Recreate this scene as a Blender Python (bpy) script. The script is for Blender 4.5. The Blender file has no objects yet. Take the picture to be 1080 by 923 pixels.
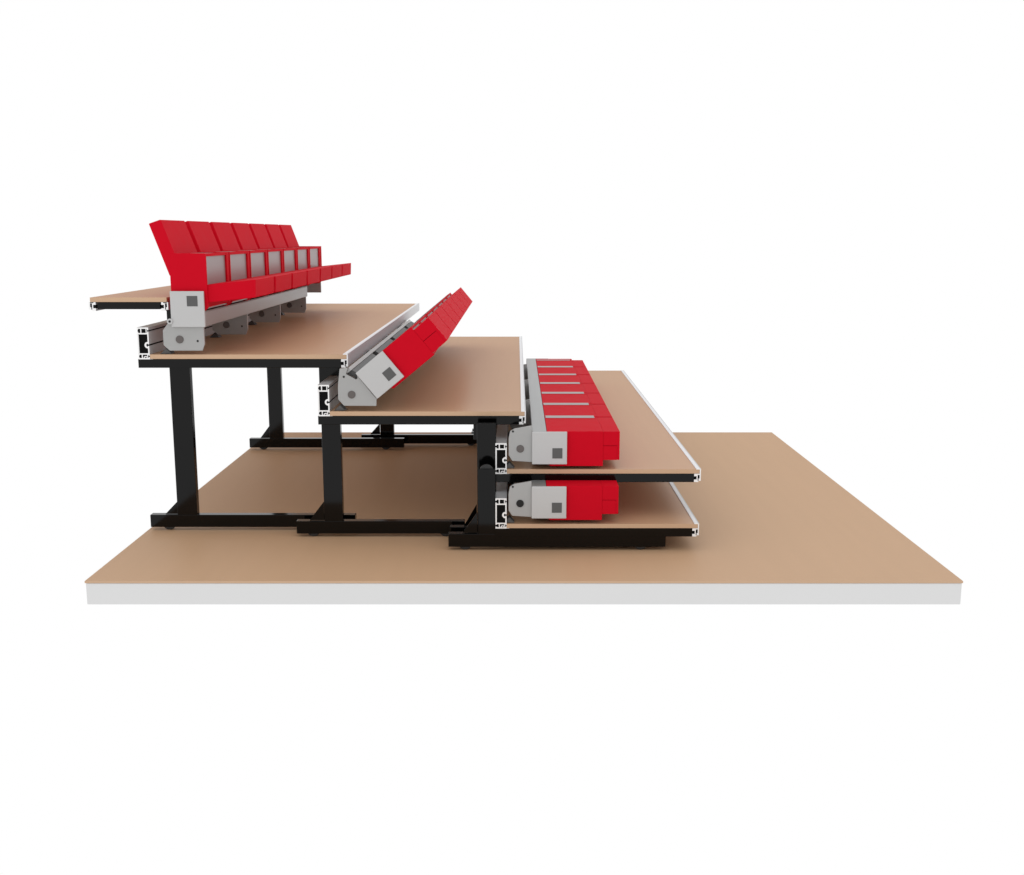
import bpy, bmesh, math
from mathutils import Vector, Matrix

sc = bpy.context.scene
COL = sc.collection

# ------------------------------------------------------------ materials
def mat(name, col, rough=0.5, metal=0.0, spec=0.5, grain=0.0, gscale=(3, 60, 60), bump=0.0, rvar=0.0):
    m = bpy.data.materials.new(name)
    m.use_nodes = True
    nt = m.node_tree
    b = nt.nodes['Principled BSDF']
    b.inputs['Base Color'].default_value = (*col, 1)
    b.inputs['Roughness'].default_value = rough
    b.inputs['Metallic'].default_value = metal
    b.inputs['Specular IOR Level'].default_value = spec
    tc = nt.nodes.new('ShaderNodeTexCoord')
    mp = nt.nodes.new('ShaderNodeMapping')
    mp.inputs['Scale'].default_value = gscale
    nz = nt.nodes.new('ShaderNodeTexNoise')
    nz.inputs['Scale'].default_value = 1.0
    nz.inputs['Detail'].default_value = 4
    nt.links.new(tc.outputs['Object'], mp.inputs['Vector'])
    nt.links.new(mp.outputs['Vector'], nz.inputs['Vector'])
    if grain:
        mx = nt.nodes.new('ShaderNodeMix')
        mx.data_type = 'RGBA'
        lo = [c * (1 - grain) for c in col]
        hi = [min(1, c * (1 + grain)) for c in col]
        mx.inputs[6].default_value = (*lo, 1)
        mx.inputs[7].default_value = (*hi, 1)
        nt.links.new(nz.outputs['Fac'], mx.inputs[0])
        nt.links.new(mx.outputs[2], b.inputs['Base Color'])
    if rvar:
        mr = nt.nodes.new('ShaderNodeMapRange')
        mr.inputs['To Min'].default_value = rough - rvar
        mr.inputs['To Max'].default_value = rough + rvar
        nt.links.new(nz.outputs['Fac'], mr.inputs['Value'])
        nt.links.new(mr.outputs['Result'], b.inputs['Roughness'])
    if bump:
        bp = nt.nodes.new('ShaderNodeBump')
        bp.inputs['Strength'].default_value = bump
        bp.inputs['Distance'].default_value = 0.001
        nt.links.new(nz.outputs['Fac'], bp.inputs['Height'])
        nt.links.new(bp.outputs['Normal'], b.inputs['Normal'])
    return m

WOOD = mat('beech_veneer', (0.525, 0.320, 0.194), 0.6, 0, 0.0, grain=0.035, gscale=(25, 1.6, 25), rvar=0.06)
def lacquer(m, fac, rough):
    """satin lacquer: an even share of blurred mirror reflection over the matt veneer"""
    nt = m.node_tree
    b = nt.nodes['Principled BSDF']; out = [n for n in nt.nodes if n.type == 'OUTPUT_MATERIAL'][0]
    b.inputs['Specular IOR Level'].default_value = 0.0
    g = nt.nodes.new('ShaderNodeBsdfGlossy'); g.inputs['Roughness'].default_value = rough
    g.inputs['Color'].default_value = (1, 1, 1, 1)
    mx = nt.nodes.new('ShaderNodeMixShader'); mx.inputs[0].default_value = fac
    nt.links.new(b.outputs[0], mx.inputs[1]); nt.links.new(g.outputs[0], mx.inputs[2])
    nt.links.new(mx.outputs[0], out.inputs[0])
lacquer(WOOD, 0.115, 0.28)
FLOORWOOD = mat('matt_floor_veneer', (0.540, 0.338, 0.196), 0.6, 0, 0.0, grain=0.03, gscale=(14, 1.2, 14))
lacquer(FLOORWOOD, 0.09, 0.50)
WEDGE = mat('beech_edge', (0.60, 0.405, 0.265), 0.5, 0, 0.1, grain=0.06, gscale=(30, 30, 200))
SLAB = mat('slab_paint', (0.70, 0.70, 0.70), 0.6, 0, 0.3, grain=0.01, gscale=(2, 2, 2))
BLACK = mat('black_powder_coat', (0.0012, 0.0012, 0.0012), 0.10, 0, 0.24, grain=0.1, gscale=(12, 12, 12), rvar=0.03)
SHADE_FILL = mat('hollow_shade_black', (0.004, 0.004, 0.004), 0.7, 0, 0.1, grain=0.1, gscale=(20, 20, 20))  # near-black colour stands in for the shade inside hollow profiles
CUT = mat('sawn_aluminium_face', (0.93, 0.93, 0.93), 0.45, 0, 0.5, grain=0.01, gscale=(80, 80, 80))
LIP = mat('polished_lip', (0.74, 0.75, 0.77), 0.3, 0.1, 0.5, grain=0.02, gscale=(60, 1.5, 60))
ALU = mat('anodised_aluminium', (0.50, 0.51, 0.525), 0.32, 0.12, 0.5, grain=0.02, gscale=(60, 1.5, 60), rvar=0.05)
PLATE = mat('painted_bracket', (0.52, 0.52, 0.52), 0.45, 0.05, 0.4, grain=0.015, gscale=(14, 14, 14), rvar=0.04)
STEEL = mat('zinc_plate', (0.38, 0.38, 0.375), 0.36, 0.25, 0.5, grain=0.05, gscale=(10, 10, 10), rvar=0.06)
RAIL = mat('rail_aluminium', (0.285, 0.29, 0.29), 0.34, 0.35, 0.4, grain=0.03, gscale=(40, 1.5, 40), rvar=0.05)
PLUG = mat('grey_plastic_plug', (0.10, 0.10, 0.10), 0.5, 0, 0.3, grain=0.03, gscale=(30, 30, 30))
BOLT = mat('bolt_steel', (0.12, 0.105, 0.10), 0.35, 0.3, 0.5, grain=0.05, gscale=(60, 60, 60))
DARK = mat('screw_black', (0.01, 0.01, 0.01), 0.5, 0, 0.3, grain=0.1, gscale=(60, 60, 60))
RED = mat('red_upholstery', (0.59, 0.0045, 0.017), 0.6, 0, 0.03, grain=0.03, gscale=(18, 18, 18), rvar=0.05)
GREY = mat('grey_panel', (0.25, 0.22, 0.215), 0.33, 0, 0.5, grain=0.03, gscale=(20, 20, 20), rvar=0.04)
RUBBER = mat('caster_rubber', (0.022, 0.022, 0.022), 0.5, 0, 0.4, grain=0.1, gscale=(40, 40, 40))

# ------------------------------------------------------------ mesh helpers
class MB:
    """collects solids; each solid carries a material slot"""
    def __init__(s):
        s.bm = bmesh.new(); s.mats = []
    def slot(s, m):
        if m not in s.mats: s.mats.append(m)
        return s.mats.index(m)
    def prism(s, pts, y0, y1, m, cut=None):
        """polygon in XZ extruded along Y"""
        k = s.slot(m); kc = s.slot(cut) if cut else k
        a = [s.bm.verts.new((x, y0, z)) for x, z in pts]
        b = [s.bm.verts.new((x, y1, z)) for x, z in pts]
        f0 = s.bm.faces.new(a); f1 = s.bm.faces.new(b[::-1])
        f0.material_index = kc; f1.material_index = kc
        n = len(pts)
        for i in range(n):
            f = s.bm.faces.new((a[i], b[i], b[(i + 1) % n], a[(i + 1) % n]))
            f.material_index = k
        return s
    def box(s, x0, x1, y0, y1, z0, z1, m, cut=None):
        return s.prism([(x0, z0), (x1, z0), (x1, z1), (x0, z1)], y0, y1, m, cut)
    def disc(s, x, z, r, y0, y1, m, n=28, cut=None):
        return s.prism([(x + r * math.cos(2 * math.pi * i / n), z + r * math.sin(2 * math.pi * i / n)) for i in range(n)], y0, y1, m, cut)
    def build(s, name, parent=None, loc=(0, 0, 0), S=1.0, rot=0.0, org=(0, 0), bevel=0.0):
        bm = s.bm
        if rot or org != (0, 0):
            M = Matrix.Translation((org[0], 0, org[1])) @ Matrix.Rotation(-rot, 4, 'Y')
            bm.transform(M)
        if S != 1.0: bm.transform(Matrix.Scale(S, 4))
        bmesh.ops.recalc_face_normals(bm, faces=bm.faces)
        me = bpy.data.meshes.new(name); bm.to_mesh(me); bm.free()
        for m in s.mats: me.materials.append(m)
        o = bpy.data.objects.new(name, me); COL.objects.link(o)
        o.location = loc
        if parent: o.parent = parent
        if bevel:
            md = o.modifiers.new('bevel', 'BEVEL'); md.width = bevel * S; md.segments = 2
            md.limit_method = 'ANGLE'; md.harden_normals = False
        return o

def tag(o, label=None, cat=None, group=None, kind=None):
    if label: o['label'] = label
    if cat: o['category'] = cat
    if group: o['group'] = group
    if kind: o['kind'] = kind
    return o

def empty(name, loc):
    o = bpy.data.objects.new(name, None); COL.objects.link(o); o.location = loc
    o.empty_display_size = 0.1
    return o

CAMZ, CAMD = 1.4935, 5.5
FLOOR = -0.014

# ------------------------------------------------------------ floor slab
fl = MB().box(-1.910, 1.973, -0.816, 2.910, FLOOR - 0.010, FLOOR, FLOORWOOD).build('floor', None, bevel=0.0015)
tag(fl, 'tan wood veneered floor slab under the whole stand', None, None, 'structure')
MB().box(-1.907, 1.970, -0.813, 2.907, FLOOR - 0.110, FLOOR - 0.0105, SLAB).build('slab_body', fl, bevel=0.004)

# ------------------------------------------------------------ tier pieces (local: x from rear profile, z from deck top)
def rear_profile(parent, L, S):
    m = MB(); t = 0.0065
    zb, zt = -0.024, 0.135
    x0, x1 = 0.0, 0.057
    z1, z2 = 0.006, 0.101                      # webs
    m.box(x0, x0 + t, 0, L, z1 + 0.0005, z2 - 0.0005, ALU, CUT)         # left wall of the big chamber
    for a, b in ((zb, z1), (z2, zt)):                                   # top and bottom chambers
        m.box(x0, x1, 0, L, a, a + t, ALU, CUT)
        m.box(x0, x1, 0, L, b - t, b, ALU, CUT)
        m.box(x0 + 0.017, x0 + 0.022, 0, L, a + t, b - t, ALU, CUT)
        m.box(x1 - 0.013, x1 - 0.009, 0, L, a + t, b - t, ALU, CUT)
        c = (a + b) / 2
        m.box(x0, x0 + 0.006, 0, L, c + 0.005, b - t, ALU, CUT)
        m.box(x0, x0 + 0.006, 0, L, a + t, c - 0.005, ALU, CUT)
        m.box(x1 - 0.006, x1, 0, L, c + 0.0035, b - t, ALU, CUT)
        m.box(x1 - 0.006, x1, 0, L, a + t, c - 0.0035, ALU, CUT)
    c = 0.047                                                           # right wall with the screw channel
    m.box(x1 - t, x1, 0, L, z1, c - 0.004, ALU, CUT)
    m.box(x1 - t, x1, 0, L, c + 0.004, z2, ALU, CUT)
    n = 14; ro, ri = 0.0165, 0.008
    po = [(x1 - t + ro * math.cos(math.pi / 2 + math.pi * i / n), c + ro * math.sin(math.pi / 2 + math.pi * i / n)) for i in range(n + 1)]
    pi_ = [(x1 - t + ri * math.cos(math.pi / 2 + math.pi * i / n), c + ri * math.sin(math.pi / 2 + math.pi * i / n)) for i in range(n + 1)]
    for i in range(n):
        m.prism([po[i], po[i + 1], pi_[i + 1], pi_[i]], 0, L, ALU, CUT)
    # small boss in the bottom chamber
    po = [(x0 + 0.036 + 0.010 * math.cos(math.pi * i / 10), -0.0175 + 0.010 * math.sin(math.pi * i / 10)) for i in range(11)]
    pi_ = [(x0 + 0.036 + 0.0055 * math.cos(math.pi * i / 10), -0.0175 + 0.0055 * math.sin(math.pi * i / 10)) for i in range(11)]
    for i in range(10):
        m.prism([po[i], po[i + 1], pi_[i + 1], pi_[i]], 0, L, ALU, CUT)
    # tongue that carries the deck edge
    m.box(x1, x1 + 0.014, 0, L, -0.0235, -0.0225, ALU, CUT)
    p = m.build('rear_profile', parent, S=S)
    k = MB()  # added dark fill: shade of the open chambers painted as a solid
    k.box(x0 + 0.0015, x1 - 0.0085, 0.006, L - 0.006, zb + 0.002, zt - 0.002, SHADE_FILL)
    k.box(x1 - 0.0095, x1 - 0.0025, 0.006, L - 0.006, zb + 0.002, zt - 0.002, SHADE_FILL)
    k.build('shade_fill', p, S=S)
    return p

def nosing(parent, L, S, X, flip=False, zlip=0.003):
    """edge profile, X = outer face"""
    s = -1 if not flip else 1
    def bx(m, a, b, z0, z1, mt=ALU, cut=CUT, y0=0.0, y1=None):
        xa, xb = X + s * a, X + s * b
        m.box(min(xa, xb), max(xa, xb), y0, L if y1 is None else y1, z0, z1, mt, cut)
    m = MB()
    bx(m, 0, 0.006, -0.060, zlip)
    bx(m, 0.006, 0.024, -0.004 + zlip, zlip, LIP)               # lip over the deck edge
    bx(m, 0.006, 0.034, -0.029, -0.023)                     # shelf
    bx(m, 0.006, 0.011, -0.060, -0.048)
    bx(m, 0.012, 0.034, -0.066, -0.060)
    bx(m, 0.016, 0.021, -0.060, -0.029)
    bx(m, 0.021, 0.034, -0.036, -0.029)
    bx(m, 0.021, 0.034, -0.060, -0.053)
    o = m.build('nosing', parent, S=S)
    k = MB()  # added dark fill for the shade inside the nosing
    bx(k, 0.0065, 0.033, -0.058, -0.031, SHADE_FILL, SHADE_FILL, 0.006, L - 0.006)
    k.build('shade_fill', o, S=S)
    return o

def deck(parent, L, S, x0, x1):
    m = MB().box(x0, x1, 0.001, L - 0.001, -0.022, 0, WOOD, WEDGE)
    return m.build('deck', parent, S=S)

def tier(ox, oz, Y, S, L, label):
    """root placed so that the sawn near end stands at Y"""
    root = empty('seating_platform', (ox, Y, oz))
    tag(root, label, 'platform', 'tiers of the telescopic stand')
    deck(root, L, S, 0.0575, 1.0395)
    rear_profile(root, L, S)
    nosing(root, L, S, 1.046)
    MB().box(-0.003, 1.012, 0.0, 0.045, -0.067, -0.0223, BLACK).build('crossbeam', root, S=S, bevel=0.002)
    return root

def wbox(name, root, x0, x1, y0, y1, z0, z1, m=BLACK, bevel=0.002, parent=None):
    """a box given in world coordinates, hung on root"""
    p = parent or root
    off = Vector(root.location)
    b = MB().box(x0, x1, y0, y1, z0, z1, m)
    o = b.build(name, p, loc=(-off.x, -off.y, -off.z) if not parent else (0, 0, 0), bevel=bevel)
    # keep the part's origin sensible
    c = Vector(((x0 + x1) / 2, (y0 + y1) / 2, z0))
    o.data.transform(Matrix.Translation(-c))
    o.location = c - off if not parent else c - off - Vector(parent.location)
    return o

def frame(root, y, px0, px1, ptop, fx0, fx1, gx, gz, ftop=0.068, fbot=0.003, wheels=(), back=1, thick=0.042):
    off = Vector(root.location)
    y1 = y + thick
    wbox('post', root, px0, px1, y, y1, ftop - 0.001, ptop)
    foot = wbox('foot', root, fx0, fx1, y - 0.001, y1 + 0.001, fbot, ftop)
    g = MB().prism([(gx, ftop + 0.002), (px0 - 0.0035, ftop + 0.002), (px0 - 0.0035, gz)], y + 0.012, y + 0.022, BLACK)  # slit beside the post imitates a light highlight on its edge
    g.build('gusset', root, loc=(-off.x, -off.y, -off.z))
    for wx in wheels:
        r = 0.034
        w = MB().disc(wx, FLOOR + r, r, y + 0.008, y + 0.034, RUBBER).build('caster', foot, loc=tuple(-off - Vector(foot.location)), bevel=0.003)
    return foot

T = lambda x, z, S: (x * S, CAMZ + (z - CAMZ) * S)    # section coordinates from image pixels; nearer tiers scaled about the camera, meshes included
S2, S3, S4 = 0.980, 0.962, 0.9385
tiers = {}
# topmost short deck
r0 = empty('seating_platform', (-2.117, 0.0, 1.185))
tag(r0, 'topmost deck at the upper left, cut short and without seats', 'platform', 'tiers of the telescopic stand')
deck(r0, 4.35, 1, 0.004, 0.383)
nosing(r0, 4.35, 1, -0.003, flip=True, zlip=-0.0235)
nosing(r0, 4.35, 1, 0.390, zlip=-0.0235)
MB().box(0.040, 0.350, 0.0, 0.045, -0.058, -0.0225, BLACK).build('crossbeam', r0, bevel=0.002)
MB().box(0.040, 0.350, 2.2, 2.245, -0.058, -0.0225, BLACK).build('crossbeam', r0, bevel=0.002)
MB().box(0.345, 0.400, 0.11, 0.15, -0.155, -0.066, BLACK).build('support_link', r0, bevel=0.002)

t1 = tier(-1.890, 0.902, 0.0, 1.0, 4.12, 'highest full tier, tan deck on tall black legs under the upright red seats')
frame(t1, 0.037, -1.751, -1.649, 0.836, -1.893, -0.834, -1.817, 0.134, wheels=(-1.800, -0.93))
wbox('crossbeam', t1, -1.88, -0.88, 2.2, 2.245, 0.836, 0.873)
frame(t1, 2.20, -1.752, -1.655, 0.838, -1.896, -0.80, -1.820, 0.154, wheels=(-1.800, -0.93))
wbox('hanger', t1, -1.036, -0.93, 0.25, 0.29, 0.700, 0.838)

x, z = T(-1.000, 0.614, S2)
t2 = tier(x, z, -CAMD + CAMD * S2, S2, 4.14, 'middle tier, tan deck on black legs under the half tilted red seats')
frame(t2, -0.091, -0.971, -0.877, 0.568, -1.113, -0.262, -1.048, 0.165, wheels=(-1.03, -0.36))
wbox('crossbeam', t2, -0.97, 0.0, 2.35, 2.395, 0.560, 0.600)
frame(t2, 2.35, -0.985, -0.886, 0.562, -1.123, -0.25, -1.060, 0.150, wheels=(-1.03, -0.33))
wbox('hanger', t2, -0.225, -0.150, 0.15, 0.19, 0.44, 0.560)

x, z = T(-0.108, 0.316, S3)
t3 = tier(x, z, -CAMD + CAMD * S3, S3, 4.14, 'upper of the two stacked lower tiers, tan deck under folded flat red seats')
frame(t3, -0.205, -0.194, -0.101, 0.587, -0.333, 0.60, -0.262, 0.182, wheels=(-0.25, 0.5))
wbox('crossbeam', t3, -0.11, 0.85, 2.46, 2.505, 0.278, 0.310)
frame(t3, 2.46, -0.194, -0.101, 0.31, -0.333, 0.60, -0.262, 0.165, wheels=(-0.25, 0.5))

x, z = T(-0.109, 0.029, S4)
t4 = tier(x, z, -CAMD + CAMD * S4, S4, 4.14, 'lowest tier, tan deck just above the floor beneath the other folded tier')
frame(t4, -0.332, -0.187, -0.1025, 0.388, -0.331, 0.721, -0.262, 0.172, wheels=(-0.25, 0.6))
frame(t4, 2.58, -0.187, -0.1025, 0.36, -0.331, 0.721, -0.262, 0.160, wheels=(-0.25, 0.6))
MB().disc(-0.146, 0.374, 0.033, -0.322, -0.300, RUBBER).build('roller', t4, loc=tuple(-Vector(t4.location)), bevel=0.003)

# ------------------------------------------------------------ seat rows
P = 0.463
def seat(parent, i, S, rot, org, ext, state):
    """one folding seat; local L (x) and N (z) axes of the bracket, turned by rot about org"""
    y = P * i
    kw = dict(S=S, rot=rot, org=org)
    L0, L1, N0, N1 = 0.076, 0.361, -0.013, 0.166
    m = MB()
    m.prism([(L0 + 0.018, N0), (L1, N0), (L1, N1), (L0, N1), (L0, N0 + 0.02)], y, y + 0.014, RED)                  # side cheeks
    m.prism([(L0 + 0.018, N0), (L1, N0), (L1, N1), (L0, N1), (L0, N0 + 0.02)], y + 0.396, y + 0.442, RED)
    EC = 0.034 if state == 'upright' else 0.07
    if i == 6:
        m.prism([(L0 + 0.018, N0), (L1, N0), (L1, N1), (L0, N1), (L0, N0 + 0.02)], y + P + 0.004, y + P + EC, RED)
    m.box(L0, L1, y + 0.0145, y + 0.3955, N1 - 0.012, N1 - 0.001, RED)                                              # back cover
    m.box(L1 - 0.016, L1 - 0.001, y + 0.0145, y + 0.3955, N0 + 0.001, N0 + 0.012, RED)                              # lip
    m.box(L0 + 0.02, L0 + 0.045, y + 0.0145, y + 0.3955, N0 + 0.001, N0 + 0.009, RED)
    shell = m.build('seat', parent, bevel=0.001, **kw)
    MB().box(L0 + 0.012, L1 - 0.004, y + 0.015, y + 0.395, N0 + 0.009, N1 - 0.0125, GREY).build('inner_panel', shell, **kw)
    MB().box(L0 + 0.004, L1 - 0.016, y + 0.412, y + (0.461 if i == 6 else 0.490), N1 - 0.004, N1 + 0.0015, GREY).build('trim_strip', shell, **kw)
    if state == 'folded':
        e0, e1, Le = ext
        mid = (e0 + e1) / 2
        a = L1 + 0.0005; ya, yb = y + 0.002, y + 0.446
        MB().prism([(a, mid + 0.001), (Le - 0.012, mid + 0.001), (Le - 0.012, e0 + 0.001), (Le, e0 + 0.001), (Le, e1), (a, e1)], ya, yb, RED).build('backrest', shell, bevel=0.0008, **kw)
        MB().box(a, Le - 0.0125, ya, yb, e0, mid - 0.001, RED).build('cushion', shell, bevel=0.0008, **kw)
    return shell

def seat_row(tr, rot, D, S, label, ped, bolt, hole, ext, state, boltmat=BOLT):
    root = empty('seat_row', tuple(tr.location))
    tag(root, label, 'seat row', 'red seat rows of the stand')
    kw = dict(S=S, rot=rot, org=D)
    for yy, bmat in ((-0.022, PLATE), (7 * P + (0.036 if state == 'upright' else 0.072), STEEL)):  # far bracket takes the darker STEEL, its shade put into the colour
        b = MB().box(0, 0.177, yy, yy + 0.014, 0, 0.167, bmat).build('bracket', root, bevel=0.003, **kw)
        MB().box(0.103, 0.154, yy - 0.0015, yy + 0.002, 0.031, 0.084, PLUG).build('plug', b, bevel=0.001, **kw)
    # rail: aluminium tube with a lip
    m = MB()
    RL = 2.72 if state == 'upright' else 7 * P + 0.07
    m.box(0.001, 0.074, 0.0, RL, 0.004, 0.166, RAIL)
    m.box(0.0745, 0.079, 0.0, RL, 0.0015, 0.012, STEEL)
    m.build('rail', root, bevel=0.002, **kw)
    for i in range(7):
        s = seat(root, i, S, rot, D, ext, state)
        if state == 'upright':
            y = P * i
            ox, oz = ped['o']
            k = dict(S=S)
            off = lambda pts: [(a - ox, b - oz) for a, b in pts]
            MB().prism(off([(-1.801, 1.544), (-1.742, 1.564), (-1.655, 1.325), (-1.712, 1.290)]), y + 0.001, y + 0.402, RED).build('backrest', s, bevel=0.004, **k)
            MB().prism(off([(-1.60, 1.240), (-1.291, 1.273), (-1.295, 1.184), (-1.60, 1.152)]), y + 0.012, y + 0.438, RED).build('cushion', s, bevel=0.004, **k)
    # pedestals
    for j in range(4):
        y = j * 0.9
        m = MB()
        m.prism(ped['p'], y - 0.006, y + 0.008, STEEL)
        m.prism([ped['p'][q] for q in ped['flange']] + [(ped['p'][q][0] + dx, ped['p'][q][1] + dz) for q, dx, dz in ped['inner']], y + 0.0085, y + 0.07, STEEL)
        xl = ped['p'][0][0]
        m.prism([(xl - 0.028, 0.001), (xl + 0.03, 0.001), (xl + 0.004, 0.030)], y + 0.02, y + 0.08, PLUG)
        p = m.build('pedestal', root, S=S, bevel=0.0015)
        MB().disc(bolt[0], bolt[1], 0.0195, y - 0.012, y + 0.016, boltmat).build('bolt', p, S=S, bevel=0.003)
        MB().disc(hole[0], hole[1], 0.0055, y - 0.007, y - 0.004, DARK, 14).build('screw', p, S=S)
    return root

up_ped = dict(p=[(0.131, 0.121), (0.131, 0.048), (0.160, 0.020), (0.323, 0.020), (0.335, 0.052), (0.335, 0.138), (0.182, 0.138), (0.182, 0.175), (0.169, 0.170)][::1],
              flange=[0, 1, 2], inner=[(2, 0.010, 0.004), (1, 0.010, 0.004), (0, 0.010, 0.0)], o=(-1.890, 0.902))
r = seat_row(t1, math.radians(90), (0.347, 0.138), 1.0, 'row of seven red seats standing open and upright on the highest tier',
         up_ped, (0.213, 0.076), (0.302, 0.068), (0, 0, 0), 'upright')
MB().disc(0.175, 0.167, 0.006, -0.0305, -0.026, DARK, 14).build('screw', r)
MB().disc(0.175, 0.167, 0.014, -0.029, -0.0225, PLATE, 18).build('hinge_eye', r)
tilt_ped = dict(p=[(0.103, 0.130), (0.103, 0.063), (0.131, 0.030), (0.293, 0.029), (0.295, 0.066), (0.199, 0.187), (0.203, 0.170), (0.195, 0.163), (0.145, 0.190), (0.155, 0.222), (0.114, 0.217)],
                flange=[0, 1, 2], inner=[(2, 0.010, 0.004), (1, 0.010, 0.004), (0, 0.010, 0.0)])
rt = seat_row(t2, math.radians(39.5), (0.301, 0.067), S2, 'row of seven red seats folded together and tilted halfway on the middle tier',
         tilt_ped, (0.171, 0.087), (0.134, 0.177), (0.0, 0.146, 0.458), 'folded')
flat_ped = dict(p=[(0.067, 0.158), (0.067, 0.074), (0.085, 0.045), (0.205, 0.037), (0.245, 0.037), (0.245, 0.18), (0.186, 0.18), (0.184, 0.226), (0.096, 0.211), (0.074, 0.197)],
                flange=[0, 1, 2], inner=[(2, 0.010, 0.004), (1, 0.010, 0.004), (0, 0.010, 0.0)])
ch = MB()
for a, b in ((0.03, 0.82), (0.95, 1.72), (1.85, 2.62), (2.75, 3.2)):
    ch.prism([(0.147, 0.1895), (0.195, 0.164), (0.204, 0.172), (0.199, 0.190), (0.172, 0.207), (0.160, 0.199)], a, b, PLUG)
MB().prism([(0.146, 0.1915), (0.159, 0.1995), (0.170, 0.208), (0.156, 0.222)], 0.009, 3.2, STEEL).build('hinge_bar', rt, S=S2, bevel=0.001)
ch.build('hinge_channel', rt, S=S2, bevel=0.001)
seat_row(t3, 0.0, (0.185, 0.030), S3, 'row of seven red seats folded flat on the upper of the two stacked lower tiers',
         flat_ped, (0.126, 0.108), (0.089, 0.197), (0.018, 0.165, 0.445), 'folded')
seat_row(t4, 0.0, (0.185, 0.034), S4, 'row of red seats folded flat and squeezed between the two stacked lowest decks',
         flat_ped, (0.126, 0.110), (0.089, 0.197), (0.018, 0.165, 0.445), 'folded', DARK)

# ------------------------------------------------------------ light: white photographic surround
w = bpy.data.worlds.new('World'); sc.world = w; w.use_nodes = True
bg = w.node_tree.nodes['Background']
bg.inputs['Color'].default_value = (1, 1, 1, 1)
bg.inputs['Strength'].default_value = 1.0

# ------------------------------------------------------------ camera
cam = bpy.data.cameras.new('camera'); co = bpy.data.objects.new('camera', cam); COL.objects.link(co)
co.location = (0, -CAMD, CAMZ)
co.rotation_euler = (math.radians(90 - 10.4325), 0, 0)
cam.sensor_width = 36; cam.lens = 36 * 1165 / 1080
cam.shift_x = -5 / 1080
cam.clip_end = 200
sc.camera = co
sc.render.engine = 'CYCLES'
sc.view_settings.view_transform = 'Standard'
sc.view_settings.look = 'None'
sc.view_settings.exposure = 0
sc.view_settings.gamma = 1
